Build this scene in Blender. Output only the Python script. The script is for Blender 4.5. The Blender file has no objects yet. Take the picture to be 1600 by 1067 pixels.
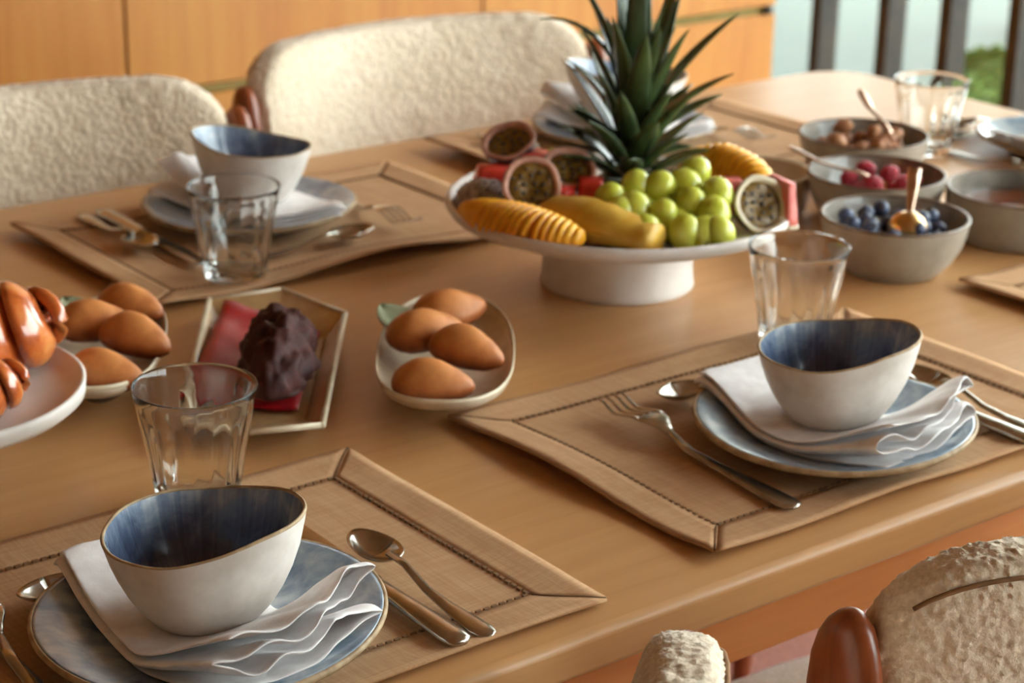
import bpy, bmesh, math, random
from mathutils import Vector, Matrix, noise
PI = math.pi
S = bpy.context.scene
C = S.collection
random.seed(7)
TZ = 0.75                                   # height of the table top

# ------------------------------------------------------------------ camera
def setup_camera():
    F, p, r, y = 3178.55, .348651538, .01948, .667824
    f = Vector((math.sin(y)*math.cos(p), math.cos(y)*math.cos(p), -math.sin(p)))
    rt = Vector((math.cos(y), -math.sin(y), 0)); up = rt.cross(f)
    rt2 = math.cos(r)*rt + math.sin(r)*up; up2 = -math.sin(r)*rt + math.cos(r)*up
    cd = bpy.data.cameras.new('camera'); co = bpy.data.objects.new('camera', cd); C.objects.link(co)
    m = Matrix((rt2, up2, -f)).transposed().to_4x4(); m.translation = (0, 0, TZ + .6)
    co.matrix_world = m
    cd.sensor_width = 36; cd.lens = 36*F/1600; cd.clip_start = .05; cd.clip_end = 200
    cd.dof.use_dof = True; cd.dof.focus_distance = 1.18; cd.dof.aperture_fstop = 10
    S.camera = co
setup_camera()
# ------------------------------------------------------------------ world, exposure
W = bpy.data.worlds.new('overcast_sky'); S.world = W; W.use_nodes = True
bg = W.node_tree.nodes['Background']; bg.inputs[0].default_value = (.965, .985, 1, 1); bg.inputs[1].default_value = 5.0
S.view_settings.view_transform = 'Standard'; S.view_settings.look = 'None'
S.view_settings.exposure = 1.45; S.view_settings.gamma = 1; S.view_settings.use_curve_mapping = False

# ------------------------------------------------------------------ materials
def lin(c):
    return tuple(((v/255)/12.92 if v <= 10 else (((v/255)+.055)/1.055)**2.4) for v in c) + (1,)
class NT:
    def __init__(s, name):
        s.m = bpy.data.materials.new(name); s.m.use_nodes = True; s.t = s.m.node_tree; s.p = s.t.nodes['Principled BSDF']
    def n(s, kind, **kw):
        o = s.t.nodes.new(kind)
        for k, v in kw.items():
            if k.startswith('i_'):
                key = k[2:]; key = int(key) if key.isdigit() else key.replace('_', ' ')
                o.inputs[key].default_value = v
            else: setattr(o, k, v)
        return o
    def l(s, a, b): s.t.links.new(a, b)
    def coord(s, scale=(1, 1, 1), kind='Object', rot=(0, 0, 0)):
        tc = s.n('ShaderNodeTexCoord'); mp = s.n('ShaderNodeMapping'); mp.inputs['Scale'].default_value = scale; mp.inputs['Rotation'].default_value = rot
        s.l(tc.outputs[kind], mp.inputs[0]); return mp.outputs[0]
    def noise(s, vec, scale, detail=4, rough=.55, dist=0):
        o = s.n('ShaderNodeTexNoise'); o.inputs['Scale'].default_value = scale; o.inputs['Detail'].default_value = detail
        o.inputs['Roughness'].default_value = rough; o.inputs['Distortion'].default_value = dist; s.l(vec, o.inputs['Vector']); return o.outputs[0]
    def ramp(s, fac, stops):
        o = s.n('ShaderNodeValToRGB'); e = o.color_ramp.elements
        while len(e) < len(stops): e.new(.5)
        for k, (pos, c) in enumerate(stops): e[k].position = pos; e[k].color = lin(c)
        s.l(fac, o.inputs[0]); return o.outputs[0]
    def mix(s, a, b, fac, mode='MIX'):
        o = s.n('ShaderNodeMix', data_type='RGBA', blend_type=mode)
        if isinstance(fac, float): o.inputs[0].default_value = fac
        else: s.l(fac, o.inputs[0])
        s.l(a, o.inputs[6]); s.l(b, o.inputs[7]); return o.outputs[2]
    def math(s, op, a, b=None):
        o = s.n('ShaderNodeMath', operation=op)
        for k, v in enumerate((a, b)):
            if v is None: continue
            if isinstance(v, (int, float)): o.inputs[k].default_value = v
            else: s.l(v, o.inputs[k])
        return o.outputs[0]
    def bump(s, h, strength=.3, dist=.001):
        o = s.n('ShaderNodeBump'); o.inputs['Strength'].default_value = strength; o.inputs['Distance'].default_value = dist
        s.l(h, o.inputs['Height']); s.l(o.outputs[0], s.p.inputs['Normal'])
    def base(s, c): s.l(c, s.p.inputs['Base Color'])
    def set(s, **kw):
        for k, v in kw.items(): s.p.inputs[k.replace('_', ' ')].default_value = v
        return s
def simple(name, c1, c2=None, rough=.5, nscale=20, scale=(1, 1, 1), bump=0, bscale=200, bdist=.001, spread=(.35, .65), **kw):
    t = NT(name); v = t.coord(scale)
    t.base(t.ramp(t.noise(v, nscale), [(spread[0], c1), (spread[1], c2 or c1)]))
    t.set(Roughness=rough, **kw)
    if bump: t.bump(t.noise(t.coord(), bscale, 3), bump, bdist)
    return t.m
def wood(name, dark, mid, light, axis, rough=.4, fine=1.0, spec=.5, blot=(.42, .62)):
    t = NT(name); sc = [1, 1, 1]; sc[axis] = .06
    v = t.coord(tuple(sc)); v2 = t.coord(tuple(.12 if k == axis else 1 for k in range(3)))
    a = t.noise(v, 95*fine, 6, .6, .6); b = t.noise(v2, 7*fine, 3, .5, 1.2)
    c = t.mix(t.ramp(a, [(.3, dark), (.5, mid), (.72, light)]), t.ramp(b, [(.3, dark), (.5, mid), (.7, light)]), .5)
    t.base(c); t.set(Roughness=rough, Specular_IOR_Level=spec)
    t.bump(a, .06, .0006); return t.m
def glaze(name, stops, k=7.0, rough=.28, radial=9.0, zmix=None):
    t = NT(name); tc = t.n('ShaderNodeTexCoord'); sx = t.n('ShaderNodeSeparateXYZ'); t.l(tc.outputs['Object'], sx.inputs[0])
    cx = t.n('ShaderNodeCombineXYZ'); t.l(sx.outputs[0], cx.inputs[0]); t.l(sx.outputs[1], cx.inputs[1])
    ln = t.n('ShaderNodeVectorMath', operation='LENGTH'); t.l(cx.outputs[0], ln.inputs[0])
    nm = t.n('ShaderNodeVectorMath', operation='NORMALIZE'); t.l(cx.outputs[0], nm.inputs[0])
    s3 = t.n('ShaderNodeSeparateXYZ'); t.l(nm.outputs[0], s3.inputs[0])
    c2 = t.n('ShaderNodeCombineXYZ'); t.l(s3.outputs[0], c2.inputs[0]); t.l(s3.outputs[1], c2.inputs[1])
    rad = t.math('MULTIPLY', ln.outputs['Value'], radial); t.l(rad, c2.inputs[2])
    streak = t.noise(c2.outputs[0], k, 5, .6, .5)
    blot = t.noise(t.coord(), 38, 4, .6, .6)
    f = t.math('ADD', t.math('MULTIPLY', streak, .42), t.math('MULTIPLY', blot, .58))
    if zmix:                                                    # the glaze pools: darker in the well, pale where it ran thin near the lip
        mr = t.n('ShaderNodeMapRange'); mr.inputs[1].default_value = zmix[0]; mr.inputs[2].default_value = zmix[1]; mr.inputs[3].default_value = -.30; mr.inputs[4].default_value = .10
        t.l(sx.outputs[2], mr.inputs[0]); f = t.math('ADD', f, mr.outputs[0])
    t.base(t.ramp(f, stops)); t.set(Roughness=rough, Coat_Weight=.4, Coat_Roughness=.12); return t.m

MAT = {}
MAT['oak'] = wood('oiled_oak', (184, 134, 82), (196, 147, 95), (206, 158, 108), 0, .36, .8)
MAT['oak_bounce_lit'] = wood('oak_apron', (196, 118, 58), (208, 132, 70), (218, 146, 84), 0, .45, .8)  # apron tone lightened to stand in for bounced light
MAT['cab'] = wood('honey_veneer', (156, 90, 32), (176, 114, 43), (186, 133, 58), 2, .4, .5)
MAT['brass'] = simple('dull_brass', (120, 104, 62), (138, 120, 74), .35, Metallic=.9)
MAT['dark_metal'] = simple('dark_bronze', (40, 32, 26), (58, 46, 36), .4, Metallic=.3)
MAT['walnut'] = wood('reddish_walnut', (86, 40, 20), (128, 62, 32), (150, 80, 44), 2, .3, 1.0)
def boucle(name):
    t = NT(name); v = t.coord(); n1 = t.noise(v, 260, 3, .6); n2 = t.noise(v, 14, 2)
    c = t.mix(t.ramp(n1, [(.3, (196, 174, 146)), (.65, (236, 222, 202))]), t.ramp(n2, [(.35, (212, 194, 166)), (.65, (232, 216, 194))]), .4)
    t.base(c); t.set(Roughness=.95, Sheen_Weight=.35, Sheen_Roughness=.4, Specular_IOR_Level=.1)
    t.bump(n1, .5, .002); return t.m
MAT['boucle'] = boucle('cream_boucle')
def weave(name, d, l, rough=.9):
    t = NT(name); a = t.noise(t.coord((1, .03, 1)), 620, 2, .6); b = t.noise(t.coord((.03, 1, 1)), 620, 2, .6)
    s = t.math('MULTIPLY', t.math('ADD', a, b), .5); f = t.noise(t.coord(), 30, 3)
    c = t.mix(t.ramp(s, [(.4, d), (.62, l)]), t.ramp(f, [(.3, d), (.7, l)]), .35)
    t.base(c); t.set(Roughness=rough, Specular_IOR_Level=.15); t.bump(s, .3, .001); return t.m
MAT['mat'] = weave('jute_cloth', (182, 140, 102), (204, 166, 128))
MAT['stitch'] = simple('brown_thread', (118, 84, 52), (140, 104, 68), .9)
MAT['linen'] = simple('white_linen', (226, 222, 222), (242, 240, 240), .9, 60, bump=.25, bscale=900, bdist=.0006, Specular_IOR_Level=.15)
MAT['steel'] = simple('brushed_steel', (176, 168, 158), (196, 190, 182), .22, 80, Metallic=1.0)
MAT['rose_metal'] = simple('rose_tinted_metal', (206, 172, 150), (222, 192, 172), .25, 60, Metallic=1.0)
MAT['gold'] = simple('brushed_gold', (214, 172, 110), (228, 188, 128), .28, 60, Metallic=1.0)
MAT['cream'] = simple('cream_glaze', (206, 198, 190), (226, 220, 214), .45, 40, bump=.05, bscale=300, Coat_Weight=.15)
MAT['rim'] = simple('bare_clay_rim', (150, 122, 88), (186, 162, 126), .6, 90)
BLUE = [(.25, (46, 54, 80)), (.42, (78, 92, 120)), (.56, (116, 132, 154)), (.72, (176, 184, 190))]
MAT['bowl_blue'] = glaze('blue_bowl_glaze', BLUE, 7, .25, 4, (.012, .055))
MAT['plate_blue'] = glaze('blue_plate_glaze', [(.3, (84, 108, 136)), (.46, (132, 152, 170)), (.6, (166, 180, 190)), (.75, (194, 200, 202))], 5, .25, 9)
MAT['white_ceramic'] = simple('matte_white_ceramic', (214, 204, 196), (224, 216, 210), .5, 30, Coat_Weight=.1)
MAT['grey_ceramic'] = simple('speckled_grey_glaze', (146, 137, 125), (158, 149, 136), .35, 60, bump=.05, bscale=200, Coat_Weight=.3)
MAT['grey_inside'] = simple('grey_inside_glaze', (112, 106, 98), (140, 132, 120), .28, 50, Coat_Weight=.3)
MAT['grey_rim'] = simple('brown_glaze_edge', (96, 74, 56), (120, 98, 78), .4, 60)
MAT['sand_ceramic'] = simple('sand_ceramic', (184, 156, 126), (198, 172, 144), .4, 40, Coat_Weight=.2)
MAT['dish'] = simple('sand_cream_dish', (184, 164, 138), (206, 190, 168), .35, 60, Coat_Weight=.25)
MAT['tray'] = simple('amber_grey_tray', (172, 136, 90), (190, 156, 110), .3, 60, Coat_Weight=.3)
MAT['tray_rim'] = simple('pale_tray_edge', (206, 190, 160), (222, 208, 182), .3, 60)
def glass(name, col=(.975, .99, .98, 1), ior=1.45, rough=0.0):
    t = NT(name); t.set(Base_Color=col, Roughness=rough, IOR=ior, Transmission_Weight=1.0); return t.m
MAT['glass'] = glass('clear_glass')
def pane(name):
    t = NT(name); tr = t.n('ShaderNodeBsdfTransparent'); tr.inputs[0].default_value = (.93, .97, .95, 1)
    gl = t.n('ShaderNodeBsdfGlossy'); gl.inputs['Roughness'].default_value = .02
    mx = t.n('ShaderNodeMixShader'); mx.inputs[0].default_value = .05
    t.l(tr.outputs[0], mx.inputs[1]); t.l(gl.outputs[0], mx.inputs[2])
    t.l(mx.outputs[0], t.t.nodes['Material Output'].inputs[0]); return t.m
MAT['pane'] = pane('window_glass')
MAT['plaster'] = simple('warm_tan_plaster', (182, 148, 112), (190, 156, 120), .9, 6)
MAT['ceil'] = simple('tan_ceiling_boards', (186, 152, 116), (194, 160, 124), .8, 6)
MAT['floor'] = simple('brick_red_carpet', (116, 70, 58), (140, 88, 74), .95, 120, bump=.4, bscale=500, bdist=.003)
MAT['terrace'] = simple('sage_slate_paving', (50, 64, 57), (58, 72, 63), .8, 1.2)
MAT['lawn'] = simple('lawn_green', (56, 84, 34), (72, 98, 44), .9, 9)
MAT['leafgreen'] = simple('shrub_leaf', (62, 92, 36), (86, 114, 50), .6, 30)
MAT['trunk'] = simple('pale_bark', (196, 184, 166), (220, 210, 194), .8, 12)
def crust():
    t = NT('baked_crust'); tc = t.n('ShaderNodeTexCoord'); sx = t.n('ShaderNodeSeparateXYZ'); t.l(tc.outputs['Object'], sx.inputs[0])
    f = t.math('ADD', t.math('MULTIPLY', sx.outputs[2], 26.), t.math('MULTIPLY', t.noise(t.coord(), 60, 4), .7))      # paler crown, browner baked edge; shade of the low sides is coloured in too
    t.base(t.ramp(f, [(.15, (118, 56, 24)), (.42, (166, 92, 42)), (.75, (206, 134, 74))])); t.set(Roughness=.5, Specular_IOR_Level=.4)
    t.bump(t.noise(t.coord(), 260, 3), .12, .001); return t.m
MAT['crust'] = crust()
def pastry():
    t = NT('glazed_pastry'); v = t.coord((1, 1, 1)); n1 = t.noise(v, 45, 4, .6, .4)
    t.base(t.ramp(n1, [(.3, (146, 62, 22)), (.5, (196, 100, 44)), (.72, (222, 146, 82))])); t.set(Roughness=.25, Coat_Weight=.7, Coat_Roughness=.1); return t.m
MAT['pastry'] = pastry()
MAT['choco'] = simple('dark_purple_fruit_paste', (46, 20, 18), (76, 38, 34), .7, 60, Specular_IOR_Level=.25, bump=.4, bscale=160, bdist=.002)
MAT['red_paper'] = simple('red_foil_paper', (150, 16, 24), (172, 24, 32), .42, 40, Specular_IOR_Level=.25)
MAT['mango'] = simple('mango_flesh', (228, 152, 16), (242, 180, 44), .4, 50, Subsurface_Weight=.15, Subsurface_Radius=(.01, .006, .002))
MAT['pineapple'] = simple('pineapple_flesh', (196, 148, 44), (216, 174, 72), .45, 40, (1, .3, 1), bump=.3, bscale=150, bdist=.002, Subsurface_Weight=.15, Subsurface_Radius=(.01, .007, .002))
def grape():
    t = NT('green_grape_skin'); t.base(t.ramp(t.noise(t.coord(), 40, 2), [(.35, (184, 188, 62)), (.65, (204, 206, 94))]))
    t.set(Roughness=.22, Subsurface_Weight=.5, Subsurface_Scale=.012, Subsurface_Radius=(1, 1, .3)); return t.m
MAT['grape'] = grape()
MAT['stem'] = simple('grape_stem', (110, 116, 50), (136, 134, 66), .7)
MAT['crown'] = simple('pineapple_leaf', (40, 56, 32), (82, 100, 56), .27, 24, (1, 1, .3), spread=(.3, .7), Coat_Weight=.25)
MAT['pineskin'] = simple('pineapple_skin', (70, 58, 26), (110, 92, 40), .7, 60)
MAT['pf_skin'] = simple('passion_fruit_skin', (52, 22, 28), (84, 40, 42), .45, 40)
MAT['pf_pith'] = simple('passion_fruit_pith', (180, 122, 102), (208, 162, 142), .6, 60)
MAT['pf_pulp'] = simple('passion_fruit_pulp', (104, 78, 30), (140, 108, 48), .25, 150, bump=.6, bscale=260, bdist=.003)
MAT['pf_seed'] = simple('passion_seed', (36, 28, 14), (56, 42, 20), .3)
MAT['melon'] = simple('watermelon_flesh', (222, 54, 46), (238, 84, 68), .4, 50, Subsurface_Weight=.15, Subsurface_Radius=(.01, .003, .002))
MAT['melon_pink'] = simple('pink_melon_flesh', (222, 104, 96), (236, 140, 128), .4, 50)
MAT['rind'] = simple('pale_rind', (206, 190, 160), (222, 210, 186), .5)
MAT['dragon'] = simple('dragon_fruit_flesh_shaded', (134, 126, 122), (196, 188, 186), .5, 130, bump=.2, bscale=300)  # white flesh coloured grey, its shade put into the colour
MAT['dragon_skin'] = simple('dragon_fruit_skin', (178, 44, 84), (204, 74, 108), .5)
MAT['black_seed'] = simple('black_seed', (24, 20, 20), (44, 38, 36), .4)
MAT['lime'] = simple('lime_green_flesh', (160, 178, 62), (188, 200, 92), .35, 60)
MAT['blueberry'] = simple('blueberry_skin', (36, 44, 72), (82, 94, 124), .5, 60)
MAT['raspberry'] = simple('raspberry', (156, 16, 40), (190, 34, 58), .35, 90, Subsurface_Weight=.1)
MAT['nut'] = simple('toasted_nut', (138, 82, 48), (182, 126, 82), .6, 120, bump=.4, bscale=300, bdist=.002)
MAT['honey'] = simple('dark_honey', (96, 42, 16), (120, 58, 24), .08, 20, Coat_Weight=.6)
MAT['leaf'] = simple('grey_green_leaf', (122, 128, 100), (148, 152, 122), .5, 50)

# ------------------------------------------------------------------ mesh helpers
def link(name, mesh, parent=None):
    o = bpy.data.objects.new(name, mesh); C.objects.link(o)
    if parent: o.parent = parent
    return o
def mesh(name, vf, mat, smooth=True):
    me = bpy.data.meshes.new(name); me.from_pydata([tuple(v) for v in vf[0]], [], vf[1]); me.validate()
    bm = bmesh.new(); bm.from_mesh(me); bmesh.ops.recalc_face_normals(bm, faces=bm.faces); bm.to_mesh(me); bm.free(); me.update()
    if smooth:
        for p in me.polygons: p.use_smooth = True
    me.materials.append(MAT[mat] if isinstance(mat, str) else mat); return me
def mk(name, vf, mat, parent=None, smooth=True, loc=None, rot=None):
    o = link(name, mesh(name, vf, mat, smooth), parent)
    if loc: o.location = loc
    if rot: o.rotation_euler = rot
    return o
def tag(o, label=None, cat=None, group=None, kind=None):
    for k, v in (('label', label), ('category', cat), ('group', group), ('kind', kind)):
        if v: o[k] = v
    return o
def thing(name, label, cat, loc=(0, 0, 0), rz=0, group=None):
    o = link(name, None); o.empty_display_size = .05; o.location = loc; o.rotation_euler = (0, 0, rz); return tag(o, label, cat, group)
def T(x, y, z=0): return (x, y, TZ + z)
def join(*parts):
    V, Fc = [], []
    for v, f in parts:
        n = len(V); V += list(v); Fc += [tuple(i+n for i in q) for q in f]
    return V, Fc
def xf(vf, loc=(0, 0, 0), rot=(0, 0, 0), sc=(1, 1, 1)):
    from mathutils import Euler
    R = Euler(rot).to_matrix(); L = Vector(loc)
    return [tuple(R @ Vector((v[0]*sc[0], v[1]*sc[1], v[2]*sc[2])) + L) for v in vf[0]], vf[1]
def lathe(prof, seg=48, fn=None, loop=False):
    """revolve (r, z) pairs; r==0 gives a pole; fn(th, k, r, z) -> (x, y, z)"""
    V, Fc, rings = [], [], []
    for k, (r, z) in enumerate(prof):
        if r == 0: rings.append([len(V)]); V.append(fn(0, k, 0, z) if fn else (0, 0, z)); continue
        ids = []
        for j in range(seg):
            th = 2*PI*j/seg; ids.append(len(V)); V.append(fn(th, k, r, z) if fn else (r*math.cos(th), r*math.sin(th), z))
        rings.append(ids)
    pairs = list(zip(rings, rings[1:])) + ([(rings[-1], rings[0])] if loop else [])
    for a, b in pairs:
        for j in range(seg):
            j2 = (j+1) % seg
            if len(a) == 1 and len(b) == 1: continue
            if len(a) == 1: Fc.append((a[0], b[j], b[j2]))
            elif len(b) == 1: Fc.append((a[j], b[0], a[j2])[::-1] if False else (a[j2], a[j], b[0]))
            else: Fc.append((a[j2], a[j], b[j], b[j2]))
    return V, Fc
def loft(secs, closed=True, caps=True):
    n = len(secs[0]); V = [p for s in secs for p in s]; Fc = []
    for k in range(len(secs)-1):
        for j in range(n if closed else n-1):
            a, b = k*n+j, k*n+(j+1) % n; Fc.append((a, b, b+n, a+n))
    if caps and closed:
        Fc.append(tuple(range(n))[::-1]); Fc.append(tuple((len(secs)-1)*n + j for j in range(n)))
    return V, Fc
def tube(pts, rad, seg=10, flat=1.0):
    pts = [Vector(p) for p in pts]; secs = []; up = Vector((0, 0, 1))
    for k, p in enumerate(pts):
        d = (pts[min(k+1, len(pts)-1)] - pts[max(k-1, 0)]).normalized()
        a = d.cross(up)
        if a.length < .05: a = d.cross(Vector((1, 0, 0)))
        a.normalize(); b = a.cross(d).normalized(); r = rad[k] if isinstance(rad, (list, tuple)) else rad
        secs.append([tuple(p + a*r*math.cos(t) + b*r*flat*math.sin(t)) for t in (2*PI*j/seg for j in range(seg))])
    return loft(secs)
def box(x0, x1, y0, y1, z0, z1, bev=0.0):
    if bev <= 0:
        V = [(x, y, z) for z in (z0, z1) for y in (y0, y1) for x in (x0, x1)]
        return V, [(0, 2, 3, 1), (4, 5, 7, 6), (0, 1, 5, 4), (2, 6, 7, 3), (0, 4, 6, 2), (1, 3, 7, 5)]
    secs = []
    for z, i in ((z0, bev), (z0+bev, 0), (z1-bev, 0), (z1, bev)):
        secs.append([(x0+i+bev*0, y0+i, z), (x1-i, y0+i, z), (x1-i, y1-i, z), (x0+i, y1-i, z)])
    return loft(secs)
def rrect(x0, x1, y0, y1, r, n=8):
    P = []
    for cx, cy, a0 in ((x1-r, y0+r, -PI/2), (x1-r, y1-r, 0), (x0+r, y1-r, PI/2), (x0+r, y0+r, PI)):
        for k in range(n+1):
            a = a0 + PI/2*k/n; P.append((cx+r*math.cos(a), cy+r*math.sin(a)))
    return P
def slab(loops):                       # loops: list of (list of (x,y), z)
    return loft([[(x, y, z) for x, y in L] for L, z in loops])
def grid(nu, nv, fn):
    V = [fn(i/(nu-1), j/(nv-1)) for j in range(nv) for i in range(nu)]
    return V, [(j*nu+i, j*nu+i+1, (j+1)*nu+i+1, (j+1)*nu+i) for j in range(nv-1) for i in range(nu-1)]
def sphere(r=1, seg=16, rings=10, fn=None):
    prof = [(0, -r)] + [(r*math.cos(a), r*math.sin(a)) for a in (-PI/2 + PI*k/rings for k in range(1, rings))] + [(0, r)]
    v, f = lathe(prof, seg)
    if fn: v = [fn(*p) for p in v]
    return v, f
def solidify(o, t, off=-1):
    m = o.modifiers.new('thickness', 'SOLIDIFY'); m.thickness = t; m.offset = off; return o
def subsurf(o, n=1):
    m = o.modifiers.new('smooth', 'SUBSURF'); m.levels = n; m.render_levels = n; return o
def copy_tree(o, parent=None):
    c = o.copy(); C.objects.link(c)
    if parent: c.parent = parent
    for ch in list(o.children): copy_tree(ch, c)
    return c
def sm(t, a=0., b=1.):
    t = max(0., min(1., (t-a)/(b-a))); return t*t*(3-2*t)
def nz(x, y, z=0., s=1.): return noise.noise(Vector((x*s, y*s, z*s)))

# ------------------------------------------------------------------ the setting
def struct(name, vf, mat, parent=None, smooth=False):
    o = mk(name, vf, mat, parent, smooth)
    if not parent: o['kind'] = 'structure'
    return o
RX0, RX1, RY0, RY1, RH = -2.4, 3.4, -1.9, 3.45, 2.6
struct('floor', box(RX0, RX1, RY0, RY1, -.1, 0), 'floor')
struct('ceiling', box(RX0-.1, RX1+.1, RY0-.1, RY1+.1, RH, RH+.1), 'ceil')
struct('wall_left', box(RX0-.1, RX0, RY0, RY1, 0, RH), 'plaster')
struct('wall_near', box(RX0-.1, 1.98, RY0-.1, RY0, 0, RH), 'plaster')
win2 = link('window_2', None); win2['kind'] = 'structure'; win2.location = (0, RY0, 0)
vx = [2.0 + (RX1-2.04)*k/2 for k in range(3)]
for x in vx: mk('upright', box(x-.018, x+.018, -.03, .03, .04, RH-.04, .004), 'dark_metal', win2, False)
for a, b in zip(vx, vx[1:]): mk('pane', box(a+.012, b-.012, -.004, .004, .05, RH-.05), 'pane', win2, False)
mk('bottom_rail', box(1.98, RX1, -.035, .035, 0, .05, .004), 'dark_metal', win2, False)
mk('top_rail', box(1.98, RX1, -.035, .035, RH-.05, RH, .004), 'dark_metal', win2, False)
struct('wall_back', box(RX0-.1, RX1+.1, RY1, RY1+.1, 0, RH), 'plaster')
# window wall at the right end: dark uprights with tall panes
win = link('window_1', None); win['kind'] = 'structure'; win.location = (RX1, 0, 0)
ups = [3.40, 3.185, 2.985, 2.812, 2.631] + [2.631 - .55*k for k in range(1, 9)] + [RY0 + .03]
for k, y in enumerate(ups):
    w = (.028, .028, .03, .03, .03)[k] if k < 5 else .035
    mk('upright', box(-.03, .03, y-w/2, y+w/2, .04, RH-.04, .004), 'dark_metal', win, False)
for a, b in zip(ups, ups[1:]):
    mk('pane', box(-.004, .004, b+.012, a-.012, .05, RH-.05), 'pane', win, False)
mk('bottom_rail', box(-.035, .035, RY0, RY1, 0, .05, .004), 'dark_metal', win, False)
mk('top_rail', box(-.035, .035, RY0, RY1, RH-.05, RH, .004), 'dark_metal', win, False)
# outside: terrace, lawn, shrub, a pale tree
struct('terrace', box(-30, 40, -40, 40, -.26, -.11), 'terrace')
# added unseen roof on posts, put there to shade the ground behind the panes
struct('added_shade_roof', box(RX1+.06, 7.4, 2.2, 9.5, 2.64, 2.76), 'ceil')
for px_, py_ in ((7.3, 2.3), (7.3, 9.4), (3.6, 9.4)): struct('added_roof_post', box(px_-.06, px_+.06, py_-.06, py_+.06, -.11, 2.64), 'dark_metal')
def shrub(name, c, r, label):
    t = thing(name, label, 'shrub', (c[0], c[1], -.11))
    V, Fc = [], []
    rng = random.Random(3)
    for k in range(900):
        d = Vector((rng.gauss(0, 1), rng.gauss(0, 1), rng.gauss(0, 1))).normalized()
        if d.z < -.55: d.z = -d.z
        p = d*r*rng.uniform(.75, 1.0); p.z = p.z*.75 + r*.62
        a = d.cross(Vector((rng.random(), rng.random(), rng.random()))).normalized(); b = d.cross(a)*.5 + d*.6
        s = rng.uniform(.018, .032); n = len(V)
        V += [tuple(p-a*s*.4), tuple(p+b*s), tuple(p+a*s*.4), tuple(p-b*s)]; Fc.append((n, n+1, n+2, n+3))
    tag(mk('foliage', (V, Fc), 'leafgreen', t), kind='stuff')
    mk('core', sphere(1, 14, 10, lambda x, y, z: (x*r*.82, y*r*.82, z*r*.62+r*.62)), 'lawn', t)
    mk('stem', tube([(0, 0, 0), (.005, 0, .04), (0, .005, .09)], [.015, .013, .01]), 'trunk', t)
shrub('round_shrub', (4.90, 3.88), .16, 'small rounded green shrub on the terrace outside the window')
tr = thing('garden_tree', 'pale slim tree trunk outside beyond the green shrub', 'tree', (6.15, 4.72, -.11))
mk('trunk', tube([(0, 0, 0), (.01, 0, .6), (-.02, .01, 1.2), (.02, 0, 1.9)], [.075, .062, .05, .03], 12), 'trunk', tr)
for k in range(4):
    a = k*1.7; mk('branch', tube([(0, 0, 1.2+.12*k), (.15*math.cos(a), .15*math.sin(a), 1.5+.12*k), (.28*math.cos(a), .28*math.sin(a), 1.75+.12*k)], [.03, .02, .008], 8), 'trunk', tr)
cv, cf = [], []
rng = random.Random(5)
for k in range(700):
    p = Vector((rng.uniform(-.5, .5), rng.uniform(-.5, .5), 1.95+rng.uniform(-.45, .45))); a = Vector((rng.gauss(0, 1), rng.gauss(0, 1), rng.gauss(0, 1))).normalized(); b = a.orthogonal()
    n = len(cv); cv += [tuple(p-a*.02), tuple(p+b*.05), tuple(p+a*.02), tuple(p-b*.05)]; cf.append((n, n+1, n+2, n+3))
tag(mk('foliage', (cv, cf), 'leafgreen', tr), kind='stuff')

# ------------------------------------------------------------------ cabinets along the back wall
CY = 2.8
cab_x = [-.66, .04, .74, 1.442, 2.13, 2.85]
cab_lab = ['honey wood cabinet unit far out to the left along the back wall', 'honey wood cabinet unit beyond the left edge of the photo',
           'honey wood cabinet unit behind the left cream chair, left of the first panel seam', 'honey wood cabinet unit between the two panel seams, behind the right cream chair',
           'honey wood cabinet unit next to the window, behind the pineapple leaves']
for k in range(1, 5):
    x0, x1 = cab_x[k]+.0015, cab_x[k+1]-.0015
    t = thing('cabinet', cab_lab[k], 'cabinet', ((x0+x1)/2, CY, 0), 0, 'cabinet units along the back wall'); h = (x1-x0)/2
    mk('body', box(-h, h, .022, .62, .06, 2.4), 'cab', t, False)
    mk('plinth', box(-h+.01, h-.01, .06, .6, 0, .06), 'dark_metal', t, False)
    gz = .612
    mk('lower_door', box(-h+.0015, h-.0015, 0, .02, .07, gz-.008, .0015), 'cab', t, False)
    mk('upper_door', box(-h+.0015, h-.0015, 0, .02, gz+.008, 2.39, .0015), 'cab', t, False)
    s = mk('handle_strip', box(-h+.0015, h-.008, .004, .02, gz-.006, gz+.006), 'brass', t, False); s['label'] = 'thin olive brass strip'
    if k == 4: mk('pull', box(h-.03, h-.016, -.008, .004, gz-.008, gz+.008, .002), 'dark_metal', t, False)

# ------------------------------------------------------------------ table
X0, X1, Y0, Y1 = .10, 2.088, .85, 1.922
tb = thing('dining_table', 'long light oak dining table with softly rounded edges and corners', 'table', ((X0+X1)/2, (Y0+Y1)/2, 0))
mx, my = (X0+X1)/2, (Y0+Y1)/2
def tl(i): return rrect(X0+i-mx, X1-i-mx, Y0+i-my, Y1-i-my, .075-i*.5, 8)
mk('tabletop', slab([(tl(a), TZ+b) for a, b in ((.0045, -.030), (.004, -.030), (.0008, -.0275), (0, -.0250), (0, -.0245), (0, -.0070), (0, -.0065), (.0016, -.0020), (.0062, 0), (.0066, 0), (.012, 0), (.014, 0))]), 'oak', tb, True)
ax0, ax1, ay0, ay1 = X0+.05-mx, X1-.05-mx, Y0+.03-my, Y1-.03-my
for b in ((ax0, ax1, ay0, ay0+.022), (ax0, ax1, ay1-.022, ay1), (ax0, ax0+.022, ay0+.022, ay1-.022), (ax1-.022, ax1, ay0+.022, ay1-.022)):
    mk('apron', box(*b, TZ-.086, TZ-.0305, .002), 'oak_bounce_lit', tb, False)
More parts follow.
